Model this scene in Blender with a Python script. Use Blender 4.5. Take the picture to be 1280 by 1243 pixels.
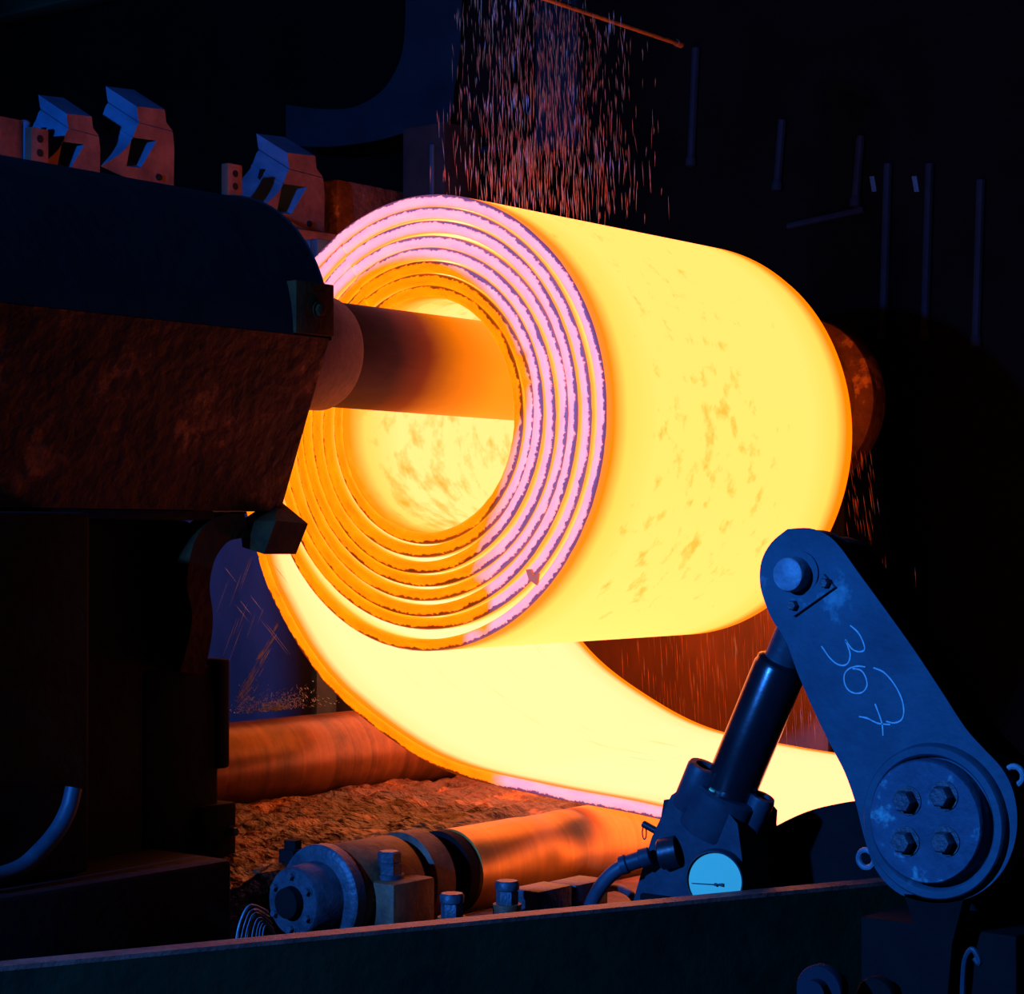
import bpy, bmesh, math, random
from mathutils import Vector, Matrix, noise

# ------------------------------------------------------------------ clear
for o in list(bpy.data.objects):
    bpy.data.objects.remove(o, do_unlink=True)
S = bpy.context.scene
COL = S.collection
RND = random.Random(7)

# ------------------------------------------------------------------ camera
# world axes: Y runs along the coil axis, X across the line, Z up; the coil's near end is the plane Y = 0
FPX = 2600.0
TH = math.atan2(2060, FPX)
AL = math.atan2(53.5, FPX)
CR = Vector((math.cos(TH), math.sin(TH), 0))
FH = Vector((-math.sin(TH), math.cos(TH), 0))
ZU = Vector((0, 0, 1))
CF = FH * math.cos(AL) + ZU * math.sin(AL)
CU = ZU * math.cos(AL) - FH * math.sin(AL)
CAM = Vector((5.512, -6.442, -0.486))
cd = bpy.data.cameras.new('camera')
cd.sensor_width = 36.0
cd.sensor_fit = 'HORIZONTAL'
cd.lens = 36.0 * FPX / 1280.0
cd.clip_start = 0.05
cd.clip_end = 100
cam = bpy.data.objects.new('camera', cd)
COL.objects.link(cam)
cam.matrix_world = Matrix.Translation(CAM) @ Matrix((CR, CU, -CF)).transposed().to_4x4()
S.camera = cam

# ------------------------------------------------------------------ world, lamps, exposure
w = bpy.data.worlds.new('world')
S.world = w
w.use_nodes = True
w.node_tree.nodes['Background'].inputs[0].default_value = (0.10, 0.22, 1.0, 1)
w.node_tree.nodes['Background'].inputs[1].default_value = 0.004
S.view_settings.view_transform = 'Standard'
S.view_settings.look = 'None'
S.view_settings.exposure = 0.0
S.view_settings.gamma = 1.0
S.view_settings.use_curve_mapping = False


def spot(name, loc, target, energy, color, size_deg, blend, radius):
    l = bpy.data.lights.new(name, 'SPOT')
    l.energy = energy
    l.color = color
    l.spot_size = math.radians(size_deg)
    l.spot_blend = blend
    l.shadow_soft_size = radius
    o = bpy.data.objects.new(name, l)
    COL.objects.link(o)
    o.location = loc
    o.rotation_euler = (Vector(target) - Vector(loc)).to_track_quat('-Z', 'Y').to_euler()
    return o


# the blue floodlight of the hall, left of the photographer
spot('floodlight', (0.95, -9.0, 1.35), (0.4, 0, 0.0), 5400, (0.025, 0.21, 1.0), 75, 0.3, 0.14)


# ------------------------------------------------------------------ helpers
def ray(x, y):
    return CR * ((x - 640) / FPX) + CU * ((621.5 - y) / FPX) + CF


def at(x, y, X=None, Y=None, Z=None):
    r = ray(x, y)
    if X is not None:
        t = (X - CAM.x) / r.x
    elif Y is not None:
        t = (Y - CAM.y) / r.y
    else:
        t = (Z - CAM.z) / r.z
    return CAM + r * t


def link(name, bm, mat, parent=None, smooth=40, mats=None):
    bmesh.ops.recalc_face_normals(bm, faces=bm.faces)
    me = bpy.data.meshes.new(name)
    bm.to_mesh(me)
    bm.free()
    for m in (mats or [mat]):
        me.materials.append(m)
    if smooth:
        me.polygons.foreach_set('use_smooth', [True] * len(me.polygons))
        me.set_sharp_from_angle(angle=math.radians(smooth))
    o = bpy.data.objects.new(name, me)
    COL.objects.link(o)
    if parent:
        o.parent = parent
        o.matrix_parent_inverse = Matrix.Translation(parent.location).inverted()
    return o


def share(src, name, loc, parent=None, rot=None, scale=None):
    o = bpy.data.objects.new(name, src.data)
    COL.objects.link(o)
    o.location = loc
    if rot:
        o.rotation_euler = rot
    if scale:
        o.scale = scale
    if parent:
        o.parent = parent
        o.matrix_parent_inverse = Matrix.Translation(parent.location).inverted()
    return o


def thing(name, label, cat, loc=(0, 0, 0), group=None):
    o = bpy.data.objects.new(name, None)
    COL.objects.link(o)
    o.location = loc
    o.empty_display_size = 0.1
    return tag(o, label, cat, group)


def tag(o, label=None, cat=None, group=None, kind=None):
    if label:
        o['label'] = label
    if cat:
        o['category'] = cat
    if group:
        o['group'] = group
    if kind:
        o['kind'] = kind
    return o


def B():
    return bmesh.new()


def box(bm, lo, hi, bev=0.0, seg=2):
    lo, hi = Vector(lo), Vector(hi)
    r = bmesh.ops.create_cube(bm, size=1.0)
    vs = r['verts']
    for v in vs:
        v.co = Vector((lo[i] + (hi[i] - lo[i]) * (v.co[i] + 0.5) for i in range(3)))
    if bev:
        es = list({e for v in vs for e in v.link_edges})
        bmesh.ops.bevel(bm, geom=es, offset=bev, segments=seg, affect='EDGES', profile=0.5)
    return vs


def frame(p0, p1):
    d = (Vector(p1) - Vector(p0))
    d.normalize()
    a = Vector((0, 0, 1)) if abs(d.z) < 0.9 else Vector((1, 0, 0))
    u = d.cross(a).normalized()
    v = d.cross(u).normalized()
    return d, u, v


def lathe(bm, p0, d, prof, seg=40, caps=True, a0=0.0, a1=2 * math.pi):
    """prof: list of (distance along d, radius)"""
    p0 = Vector(p0)
    d, u, v = frame(p0, p0 + Vector(d))
    full = abs(a1 - a0 - 2 * math.pi) < 1e-6
    n = seg if full else seg + 1
    rings = []
    for t, r in prof:
        ring = []
        for i in range(n):
            a = a0 + (a1 - a0) * i / seg
            ring.append(bm.verts.new(p0 + d * t + (u * math.cos(a) + v * math.sin(a)) * max(r, 1e-4)))
        rings.append(ring)
    for q in range(len(rings) - 1):
        for i in range(n if full else n - 1):
            j = (i + 1) % n
            bm.faces.new((rings[q][i], rings[q][j], rings[q + 1][j], rings[q + 1][i]))
    if caps:
        bm.faces.new(rings[0][::-1])
        bm.faces.new(rings[-1])
    return rings


def cyl(bm, p0, p1, r, seg=24, bev=0.0):
    L = (Vector(p1) - Vector(p0)).length
    if bev:
        prof = [(0, r - bev), (bev, r), (L - bev, r), (L, r - bev)]
    else:
        prof = [(0, r), (L, r)]
    lathe(bm, p0, Vector(p1) - Vector(p0), prof, seg)


def tube(bm, pts, r, seg=10, rads=None):
    pts = [Vector(p) for p in pts]
    rings = []
    prev = None
    for i, p in enumerate(pts):
        t = (pts[min(i + 1, len(pts) - 1)] - pts[max(i - 1, 0)]).normalized()
        if prev is None:
            a = Vector((0, 0, 1)) if abs(t.z) < 0.9 else Vector((1, 0, 0))
            u = t.cross(a).normalized()
        else:
            u = (prev - t * prev.dot(t)).normalized()
        prev = u
        v = t.cross(u)
        rr = rads[i] if rads else r
        rings.append([bm.verts.new(p + (u * math.cos(2 * math.pi * k / seg) + v * math.sin(2 * math.pi * k / seg)) * rr) for k in range(seg)])
    for a, b in zip(rings[:-1], rings[1:]):
        for k in range(seg):
            bm.faces.new((a[k], a[(k + 1) % seg], b[(k + 1) % seg], b[k]))
    bm.faces.new(rings[0][::-1])
    bm.faces.new(rings[-1])


def smooth_path(pts, n=8):
    pts = [Vector(p) for p in pts]
    out = []
    for i in range(len(pts) - 1):
        p0 = pts[max(i - 1, 0)]
        p1, p2 = pts[i], pts[i + 1]
        p3 = pts[min(i + 2, len(pts) - 1)]
        for k in range(n):
            t = k / n
            out.append(0.5 * ((2 * p1) + (-p0 + p2) * t + (2 * p0 - 5 * p1 + 4 * p2 - p3) * t * t + (-p0 + 3 * p1 - 3 * p2 + p3) * t ** 3))
    out.append(pts[-1])
    return out


def prism(bm, pts, off, holes=(), bev=0.0):
    """planar outline pts (3D, in order) extruded by the vector off; holes: more outlines"""
    off = Vector(off)
    loops = [list(pts)] + [list(h) for h in holes]
    tops = []
    new_e = []
    for lp in loops:
        a = [bm.verts.new(Vector(p)) for p in lp]
        b = [bm.verts.new(Vector(p) + off) for p in lp]
        tops.append((a, b))
    n0 = len(bm.faces)
    if not holes:
        bm.faces.new(tops[0][0])
        bm.faces.new(tops[0][1])
    else:
        for side in (0, 1):
            es = []
            for t in tops:
                vs = t[side]
                for i in range(len(vs)):
                    es.append(bm.edges.new((vs[i], vs[(i + 1) % len(vs)])))
            bmesh.ops.triangle_fill(bm, use_beauty=True, use_dissolve=False, edges=es)
    for a, b in tops:
        for i in range(len(a)):
            j = (i + 1) % len(a)
            bm.faces.new((a[i], a[j], b[j], b[i]))
    if bev:
        vs = set(tops[0][0])
        es = [e for e in bm.edges if e.verts[0] in vs and e.verts[1] in vs and len(e.link_faces) == 2
              and abs(e.link_faces[0].normal.dot(e.link_faces[1].normal)) < 0.9]
        bm.normal_update()
        bmesh.ops.bevel(bm, geom=es, offset=bev, segments=2, affect='EDGES', profile=0.5)


def hexbolt(bm, base, d, r, h, seg=6):
    base = Vector(base)
    d = Vector(d).normalized()
    lathe(bm, base, d, [(0, r * 1.35), (h * 0.22, r * 1.35)], 16)
    lathe(bm, base + d * h * 0.2, d, [(0, r), (h * 0.7, r), (h * 0.8, r * 0.86)], seg)


# ------------------------------------------------------------------ materials
def new_mat(name):
    m = bpy.data.materials.new(name)
    m.use_nodes = True
    nt = m.node_tree
    bs = nt.nodes['Principled BSDF']
    return m, nt, bs


def ramp(nt, fac, stops, interp='LINEAR'):
    r = nt.nodes.new('ShaderNodeValToRGB')
    r.color_ramp.interpolation = interp
    els = r.color_ramp.elements
    while len(els) < len(stops):
        els.new(0.5)
    for e, (p, c) in zip(els, stops):
        e.position = p
        e.color = (c[0], c[1], c[2], 1) if hasattr(c, '__len__') else (c, c, c, 1)
    nt.links.new(fac, r.inputs[0])
    return r.outputs[0]


def surf(name, c1, c2, scale=8.0, rough=0.6, metal=0.0, bump=0.3, bscale=None, c3=None, t3=0.62, stretch=None, spec=0.4, dist=0.01):
    m, nt, bs = new_mat(name)
    tc = nt.nodes.new('ShaderNodeTexCoord')
    src = tc.outputs['Object']
    if stretch:
        mp = nt.nodes.new('ShaderNodeMapping')
        mp.inputs['Scale'].default_value = stretch
        nt.links.new(src, mp.inputs[0])
        src = mp.outputs[0]
    n = nt.nodes.new('ShaderNodeTexNoise')
    n.inputs['Scale'].default_value = scale
    n.inputs['Detail'].default_value = 8
    n.inputs['Roughness'].default_value = 0.65
    nt.links.new(src, n.inputs['Vector'])
    stops = [(0.35, c1), (0.62, c2)]
    if c3:
        stops = [(0.32, c1), (t3 - 0.08, c2), (t3, c3)]
    nt.links.new(ramp(nt, n.outputs[0], stops), bs.inputs['Base Color'])
    bs.inputs['Roughness'].default_value = rough
    bs.inputs['Metallic'].default_value = metal
    bs.inputs['Specular IOR Level'].default_value = spec
    if bump:
        n2 = nt.nodes.new('ShaderNodeTexNoise')
        n2.inputs['Scale'].default_value = bscale or scale * 4
        n2.inputs['Detail'].default_value = 5
        nt.links.new(src, n2.inputs['Vector'])
        b = nt.nodes.new('ShaderNodeBump')
        b.inputs['Strength'].default_value = bump
        b.inputs['Distance'].default_value = dist
        nt.links.new(n2.outputs[0], b.inputs['Height'])
        nt.links.new(b.outputs[0], bs.inputs['Normal'])
    return m


def math_node(nt, op, a, b=None, clamp=False):
    n = nt.nodes.new('ShaderNodeMath')
    n.operation = op
    n.use_clamp = clamp
    for i, x in enumerate((a, b)):
        if x is None:
            continue
        if isinstance(x, (int, float)):
            n.inputs[i].default_value = x
        else:
            nt.links.new(x, n.inputs[i])
    return n.outputs[0]


def attr(nt, name):
    a = nt.nodes.new('ShaderNodeAttribute')
    a.attribute_name = name
    return a.outputs['Fac']


def comb(nt, x, y, z=0.0):
    c = nt.nodes.new('ShaderNodeCombineXYZ')
    for i, v in enumerate((x, y, z)):
        if isinstance(v, (int, float)):
            c.inputs[i].default_value = v
        else:
            nt.links.new(v, c.inputs[i])
    return c.outputs[0]


def noise_tex(nt, vec, scale, detail=4, rough=0.6):
    n = nt.nodes.new('ShaderNodeTexNoise')
    n.inputs['Scale'].default_value = scale
    n.inputs['Detail'].default_value = detail
    n.inputs['Roughness'].default_value = rough
    nt.links.new(vec, n.inputs['Vector'])
    return n.outputs[0]


def mixc(nt, fac, a, b):
    n = nt.nodes.new('ShaderNodeMix')
    n.data_type = 'RGBA'
    if isinstance(fac, (int, float)):
        n.inputs[0].default_value = fac
    else:
        nt.links.new(fac, n.inputs[0])
    for i, x in ((6, a), (7, b)):
        if isinstance(x, (tuple, list)):
            n.inputs[i].default_value = (x[0], x[1], x[2], 1)
        else:
            nt.links.new(x, n.inputs[i])
    return n.outputs[2]


L_COIL = 1.92
HOT_R = 3.6


def hot_sheet(name, core, mid, edge, blotch, bstops, bscale, edge_w=0.09, patch=None):
    """glowing rolled face: cooler towards both edges of the strip, patches of scale"""
    m, nt, bs = new_mat(name)
    arc, wid = attr(nt, 'arc'), attr(nt, 'wid')
    d = math_node(nt, 'MINIMUM', wid, math_node(nt, 'SUBTRACT', L_COIL, wid))
    n0 = noise_tex(nt, comb(nt, math_node(nt, 'MULTIPLY', arc, 1.0), math_node(nt, 'MULTIPLY', wid, 1.0)), 2.2, 3)
    d = math_node(nt, 'ADD', d, math_node(nt, 'MULTIPLY', math_node(nt, 'SUBTRACT', n0, 0.5), 0.03))
    c = ramp(nt, math_node(nt, 'DIVIDE', d, edge_w * 3), [(0.0, edge), (0.16, edge), (0.42, mid), (1.0, core)])
    vec = comb(nt, math_node(nt, 'MULTIPLY', arc, bscale[0]), math_node(nt, 'MULTIPLY', wid, bscale[1]))
    n1 = noise_tex(nt, vec, 1.0, 5, 0.6)
    n2 = noise_tex(nt, comb(nt, arc, wid, 3.3), 1.3, 2)
    val = math_node(nt, 'ADD', math_node(nt, 'MULTIPLY', n1, 0.7), math_node(nt, 'MULTIPLY', n2, 0.3))
    if patch:                                   # one stretch of the face carries most of the loose scale
        ca, sa, cw, sw_ = patch
        u = math_node(nt, 'DIVIDE', math_node(nt, 'SUBTRACT', arc, ca), sa)
        v = math_node(nt, 'DIVIDE', math_node(nt, 'SUBTRACT', wid, cw), sw_)
        g = math_node(nt, 'SUBTRACT', 1.0, math_node(nt, 'ADD', math_node(nt, 'MULTIPLY', u, u), math_node(nt, 'MULTIPLY', v, v)), True)
        val = math_node(nt, 'ADD', val, math_node(nt, 'MULTIPLY', g, 0.10))
    k = ramp(nt, val, bstops)
    c = mixc(nt, k, c, blotch)
    nt.links.new(c, bs.inputs['Emission Color'])
    bs.inputs['Emission Strength'].default_value = 1.0
    bs.inputs['Base Color'].default_value = (0.10, 0.07, 0.06, 1)
    bs.inputs['Roughness'].default_value = 0.75
    bs.inputs['Specular IOR Level'].default_value = 0.2
    return m


M_hot_bore = hot_sheet('hot_bore_face', (HOT_R, 0.88, 0.26), (HOT_R, 0.72, 0.12), (1.7, 0.28, 0.0), (2.4, 0.40, 0.012), [(0.50, 0.0), (0.66, 0.9)], (7, 9), 0.13)
M_hot_strip = hot_sheet('hot_strip_face', (4.0, 0.95, 0.40), (3.6, 0.88, 0.32), (1.9, 0.25, 0.0), (2.6, 0.62, 0.12), [(0.60, 0.0), (0.70, 0.5)], (2.0, 14), 0.075)

M_hot_gap = hot_sheet('hot_wrap_face', (4.0, 0.95, 0.40), (3.6, 0.80, 0.18), (2.2, 0.40, 0.01), (2.6, 0.62, 0.12), [(0.60, 0.0), (0.70, 0.5)], (2.0, 14), 0.040)


def hot_edge():
    m, nt, bs = new_mat('hot_cut_edge')
    arc, thk = attr(nt, 'arc'), attr(nt, 'thk')
    n1 = noise_tex(nt, comb(nt, math_node(nt, 'MULTIPLY', arc, 55), math_node(nt, 'MULTIPLY', thk, 2.0)), 1.0, 4, 0.65)
    n2 = noise_tex(nt, comb(nt, math_node(nt, 'MULTIPLY', arc, 5), 0.0, 2.0), 1.0, 3)
    # scale crust hangs on the outer rim of each wrap, ragged
    t = math_node(nt, 'ADD', thk, math_node(nt, 'MULTIPLY', math_node(nt, 'SUBTRACT', n1, 0.5), 0.65))
    t = math_node(nt, 'ADD', t, math_node(nt, 'MULTIPLY', math_node(nt, 'SUBTRACT', n2, 0.5), 0.8))
    crust = ramp(nt, t, [(0.74, 0.0), (0.83, 1.0)])
    n3 = noise_tex(nt, comb(nt, math_node(nt, 'MULTIPLY', arc, 9), math_node(nt, 'MULTIPLY', thk, 1.5), 5.0), 1.0, 4)
    body = ramp(nt, n3, [(0.3, (1.6, 0.24, 0.0)), (0.7, (1.9, 0.36, 0.0))])
    nt.links.new(mixc(nt, crust, body, (0.20, 0.022, 0.002)), bs.inputs['Emission Color'])
    bs.inputs['Emission Strength'].default_value = 1.0
    nt.links.new(mixc(nt, crust, (0.50, 0.58, 0.46), (0.14, 0.20, 0.19)), bs.inputs['Base Color'])
    bs.inputs['Roughness'].default_value = 0.55
    b = nt.nodes.new('ShaderNodeBump')
    b.inputs['Strength'].default_value = 0.5
    b.inputs['Distance'].default_value = 0.006
    nt.links.new(n1, b.inputs['Height'])
    nt.links.new(b.outputs[0], bs.inputs['Normal'])
    return m


M_hot_edge = hot_edge()

M_soot = surf('soot_black_iron', (0.003, 0.0026, 0.0024), (0.006, 0.005, 0.0045), 5, 0.8, 0, 0.3, spec=0.12)
M_rust_dark = surf('rusty_brown_iron', (0.035, 0.012, 0.007), (0.12, 0.04, 0.02), 5, 0.75, 0, 0.8, bscale=18, c3=(0.40, 0.16, 0.06), t3=0.66, spec=0.15, dist=0.02)
M_shaded = surf('shade_darkened_brown_iron', (0.035, 0.012, 0.003), (0.08, 0.028, 0.006), 9, 0.75, 0, 0.5, spec=0.1)  # brown darkened to stand in for shade on lug, keeper and curved arm
M_rust_mid = surf('rusted_steel', (0.06, 0.020, 0.010), (0.24, 0.075, 0.022), 9, 0.6, 0, 0.4)
M_mandrel = surf('mandrel_steel', (0.06, 0.03, 0.026), (0.10, 0.05, 0.04), 6, 0.55, 0, 0.25, stretch=(1, 0.25, 1), spec=0.25)


def heated(m):
    # the shaft is red hot where it has lain inside the coil, and cools towards the housing
    nt = m.node_tree
    bs = nt.nodes['Principled BSDF']
    tc = nt.nodes.new('ShaderNodeTexCoord')
    sp = nt.nodes.new('ShaderNodeSeparateXYZ')
    nt.links.new(tc.outputs['Object'], sp.inputs[0])
    n = noise_tex(nt, tc.outputs['Object'], 3, 3)
    y = math_node(nt, 'ADD', sp.outputs[1], math_node(nt, 'MULTIPLY', math_node(nt, 'SUBTRACT', n, 0.5), 0.12))
    k = math_node(nt, 'ADD', math_node(nt, 'MULTIPLY', y, 1.0), 0.5, True)
    nt.links.new(ramp(nt, k, [(0.12, (0, 0, 0)), (0.30, (0.14, 0.010, 0)), (0.52, (0.80, 0.16, 0.0)), (0.8, (1.3, 0.28, 0.0))]), bs.inputs['Emission Color'])
    bs.inputs['Emission Strength'].default_value = 1.0
    return m
heated(M_mandrel)
M_collar = surf('collar_steel', (0.08, 0.035, 0.05), (0.14, 0.06, 0.075), 10, 0.6, 0, 0.3, spec=0.25)
M_arm = surf('worn_blue_paint', (0.02, 0.045, 0.062), (0.035, 0.08, 0.10), 4, 0.6, 0, 0.35, bscale=30, c3=(0.12, 0.24, 0.24), t3=0.70, spec=0.2)
M_hub = surf('chalky_hub_iron', (0.025, 0.045, 0.065), (0.045, 0.08, 0.11), 8, 0.6, 0, 0.45, bscale=40, c3=(0.15, 0.33, 0.30), t3=0.64, spec=0.2)
M_pin = surf('worn_pin_steel', (0.10, 0.13, 0.15), (0.20, 0.26, 0.27), 14, 0.5, 0, 0.4)
M_bolt = surf('bolt_steel', (0.022, 0.026, 0.032), (0.06, 0.062, 0.068), 18, 0.45, 0, 0.3)
M_blackmetal = surf('black_oiled_steel', (0.010, 0.010, 0.012), (0.022, 0.021, 0.024), 10, 0.38, 0, 0.1)
M_cylbody = surf('blue_grey_casting', (0.014, 0.024, 0.034), (0.028, 0.044, 0.055), 9, 0.5, 0, 0.2, spec=0.3)
M_rod = surf('oily_dark_rod', (0.006, 0.007, 0.009), (0.010, 0.011, 0.014), 9, 0.22, 0.0, 0.05, spec=0.8)
M_dial = surf('dial_white', (0.55, 0.92, 0.42), (0.60, 0.96, 0.45), 4, 0.5, 0, 0)
M_needle = surf('needle_grey', (0.03, 0.05, 0.06), (0.05, 0.07, 0.08), 4, 0.5, 0, 0)
M_rubber = surf('hose_rubber', (0.03, 0.032, 0.042), (0.05, 0.055, 0.07), 12, 0.5, 0, 0.15)
M_chalk = surf('chalk', (0.30, 0.42, 0.38), (0.42, 0.55, 0.50), 60, 0.9, 0, 0)
M_deck = surf('wet_mill_scale', (0.012, 0.004, 0.002), (0.12, 0.036, 0.008), 4.5, 0.4, 0, 1.0, bscale=20, c3=(0.42, 0.15, 0.025), t3=0.64, dist=0.05)
M_beam = surf('dark_teal_beam_paint', (0.006, 0.012, 0.005), (0.010, 0.022, 0.008), 6, 0.7, 0, 0.3, spec=0.15)
M_beamlip = surf('rusty_beam_lip', (0.12, 0.04, 0.03), (0.30, 0.09, 0.06), 14, 0.5, 0, 0.3)
M_bgred = surf('background_rusty_glow_casting', (0.07, 0.028, 0.018), (0.15, 0.055, 0.035), 6, 0.8, 0, 0.4, spec=0.1)
M_bgbluelit = surf('blue_light_tinted_casting', (0.03, 0.07, 0.11), (0.06, 0.12, 0.18), 5, 0.8, 0, 0.3, spec=0.1)
M_bgdark = surf('background_dark_iron', (0.010, 0.007, 0.007), (0.022, 0.014, 0.013), 5, 0.8, 0, 0.3, spec=0.15)
M_bgblue = surf('background_blue_sheet', (0.004, 0.008, 0.012), (0.008, 0.014, 0.020), 3, 0.8, 0, 0.2, spec=0.15)
M_wall = surf('black_hall_wall', (0.0012, 0.0012, 0.0010), (0.003, 0.003, 0.0022), 1.2, 0.95, 0, 0.1, spec=0.05)
M_floor = surf('black_hall_floor', (0.004, 0.004, 0.004), (0.010, 0.009, 0.009), 2, 0.8, 0, 0.3)
M_splash = surf('rust_red_splash_plate', (0.13, 0.045, 0.018), (0.22, 0.075, 0.026), 4, 0.7, 0, 0.3, stretch=(1, 1, 0.3))
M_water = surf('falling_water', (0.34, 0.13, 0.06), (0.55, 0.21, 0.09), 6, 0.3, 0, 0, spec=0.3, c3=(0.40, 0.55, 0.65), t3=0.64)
M_mist = surf('pale_spray', (0.30, 0.40, 0.40), (0.45, 0.55, 0.55), 20, 0.4, 0, 0)
M_screen = surf('dull_blue_screen', (0.022, 0.020, 0.030), (0.045, 0.036, 0.05), 3, 0.7, 0, 0.2, spec=0.2, stretch=(1, 1, 0.3))
M_girder = surf('grey_green_girder_paint', (0.012, 0.03, 0.012), (0.02, 0.05, 0.02), 3, 0.8, 0, 0.2)


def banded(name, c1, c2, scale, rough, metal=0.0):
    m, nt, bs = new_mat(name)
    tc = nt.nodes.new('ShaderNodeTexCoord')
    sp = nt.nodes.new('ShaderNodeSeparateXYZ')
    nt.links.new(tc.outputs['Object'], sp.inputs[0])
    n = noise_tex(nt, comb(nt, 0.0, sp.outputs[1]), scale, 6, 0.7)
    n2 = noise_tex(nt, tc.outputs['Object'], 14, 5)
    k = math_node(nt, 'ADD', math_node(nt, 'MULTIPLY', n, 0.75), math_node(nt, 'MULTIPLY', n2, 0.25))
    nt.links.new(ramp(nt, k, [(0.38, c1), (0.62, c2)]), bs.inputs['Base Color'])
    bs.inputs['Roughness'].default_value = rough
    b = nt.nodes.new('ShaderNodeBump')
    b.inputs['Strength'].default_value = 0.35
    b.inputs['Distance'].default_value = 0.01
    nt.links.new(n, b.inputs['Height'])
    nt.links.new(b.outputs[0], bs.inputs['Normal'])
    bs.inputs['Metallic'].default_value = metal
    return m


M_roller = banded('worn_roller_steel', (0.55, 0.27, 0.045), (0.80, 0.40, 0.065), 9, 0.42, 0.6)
M_roller2 = banded('wet_roller_steel', (0.06, 0.022, 0.010), (0.30, 0.11, 0.03), 4.5, 0.35, 0.3)

M_flake = surf('hot_flake', (0.2, 0.08, 0.05), (0.3, 0.12, 0.07), 40, 0.7)
M_flake.node_tree.nodes['Principled BSDF'].inputs['Emission Color'].default_value = (0.45, 0.08, 0.03, 1)
M_flake.node_tree.nodes['Principled BSDF'].inputs['Emission Strength'].default_value = 1.0

# ------------------------------------------------------------------ setting
bm = B(); box(bm, (-9, -10.5, -3.4), (9, 4.15, -3.3))
tag(link('floor', bm, M_floor), kind='structure')
bm = B(); box(bm, (-9, 4.15, -3.3), (9, 4.3, 6))
tag(link('wall_back', bm, M_wall), kind='structure')
bm = B(); box(bm, (-9.2, -10.5, -3.3), (-9.0, 4.15, 6))
tag(link('wall_left', bm, M_wall), kind='structure')

# ------------------------------------------------------------------ hot coil with the strip running in
CX = -0.075
PITCH = 0.056
TURNS = 8
THK = 0.048


def bulge(ps):
    if 70 < ps < 350:
        return 0.026 * math.sin(math.pi * (ps - 70) / 280) ** 0.8
    return 0.0


def r_spiral(ps):           # ps: degrees wound clockwise from the joining point at 120 deg
    k = ps / 360.0
    r = 0.915 - PITCH * k + bulge(ps)
    a = math.radians(120 - ps)
    up = max(0.0, math.sin(a))
    if k > 4:
        r += 0.010 * (k - 4) * up ** 2 * 0.5          # the inner wraps hang tight under the top
    r += 0.022 * (0.45 - k / TURNS) * max(0.0, -math.sin(a)) ** 1.5 * min(1.0, k * 2)   # slack gathers at the bottom
    return r + 0.0035 * math.sin(a * 3 + k * 2.3)


strip_px = [(2.08, -2.8), (2.05, -2.3), (1.92, -1.82), (1.62, -1.575), (1.058, -1.502), (0.567, -1.463), (0.078, -1.401), (-0.314, -1.247),
            (-0.635, -1.045), (-0.888, -0.755), (-1.005, -0.53)]
pts2 = [Vector((x, 0, z)) for x, z in strip_px]
join = []
for ang, r in ((190, 1.045), (170, 0.995), (150, 0.955), (135, 0.93)):
    a = math.radians(ang)
    join.append(Vector((CX + r * math.cos(a), 0, r * math.sin(a))))
first = []
for ps in range(0, 1):
    a = math.radians(120 - ps); r = r_spiral(ps)
    first.append(Vector((CX + r * math.cos(a), 0, r * math.sin(a))))
strip_path = smooth_path(pts2 + join + first, 10)


def ribbon(name, path, arc0, face_mats, parent, tele=0.0, seed=0, rag=0.004):
    """sheet of thickness THK whose centre line is path (in XZ), spanning the coil length; three material slots"""
    bm = B()
    la = bm.verts.layers.float.new('arc')
    lt = bm.verts.layers.float.new('thk')
    lw = bm.verts.layers.float.new('wid')
    arcs = [arc0]
    for p, q in zip(path[:-1], path[1:]):
        arcs.append(arcs[-1] + (q - p).length)
    prof = [(0.0, 0.010), (0.22, 0.0), (0.8, 0.0), (1.0, 0.010)]     # across the thickness: t, set-back of the edge
    ws = [0.03, 0.3, 0.6, 0.9, 1.0 - 0.03]
    secs = []
    for i, p in enumerate(path):
        t = (path[min(i + 1, len(path) - 1)] - path[max(i - 1, 0)]).normalized()
        nrm = Vector((-t.z, 0, t.x))       # outward for a clockwise winding path
        nrm = -nrm if seed == -99 else nrm
        loop = []
        s = arcs[i]
        yw = tele + 0.006 * noise.noise(Vector((s * 1.7, seed * 3.1, 0)))

        def vert(tk, y, wv):
            o = nrm * (tk - 0.5) * THK
            v = bm.verts.new((p.x + o.x, y, p.z + o.z))
            v[la] = s; v[lt] = tk; v[lw] = wv
            return v
        for tk, sb in prof:                               # near edge, inner to outer
            y = yw + sb + rag * noise.noise(Vector((s * 26, tk * 4, seed)))
            loop.append(vert(tk, y, max(y - tele, 0)))
        for f in ws:                                       # outer face, near to far
            loop.append(vert(1.0, f * L_COIL, f * L_COIL))
        for tk, sb in prof[::-1]:
            loop.append(vert(tk, L_COIL - yw - sb, L_COIL))
        for f in ws[::-1]:
            loop.append(vert(0.0, f * L_COIL, f * L_COIL))
        secs.append(loop)
    n = len(secs[0])
    for a, b in zip(secs[:-1], secs[1:]):
        for k in range(n):
            j = (k + 1) % n
            f = bm.faces.new((a[k], a[j], b[j], b[k]))
            if k < 3 or 9 <= k < 12:
                f.material_index = 0
            elif k < 9:
                f.material_index = 1
            else:
                f.material_index = 2
    for loop in (secs[0], secs[-1]):
        bm.faces.new(loop)
    return link(name, bm, None, parent, 60, face_mats), arcs[-1]


coil = thing('steel_coil', 'glowing yellow hot steel coil with its strip looping in from below right', 'steel coil', (CX, L_COIL / 2, -1.5))
_, arc = ribbon('incoming_strip', strip_path, 0.0, [M_hot_edge, M_hot_strip, M_hot_strip], coil, 0.0, 1)
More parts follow.
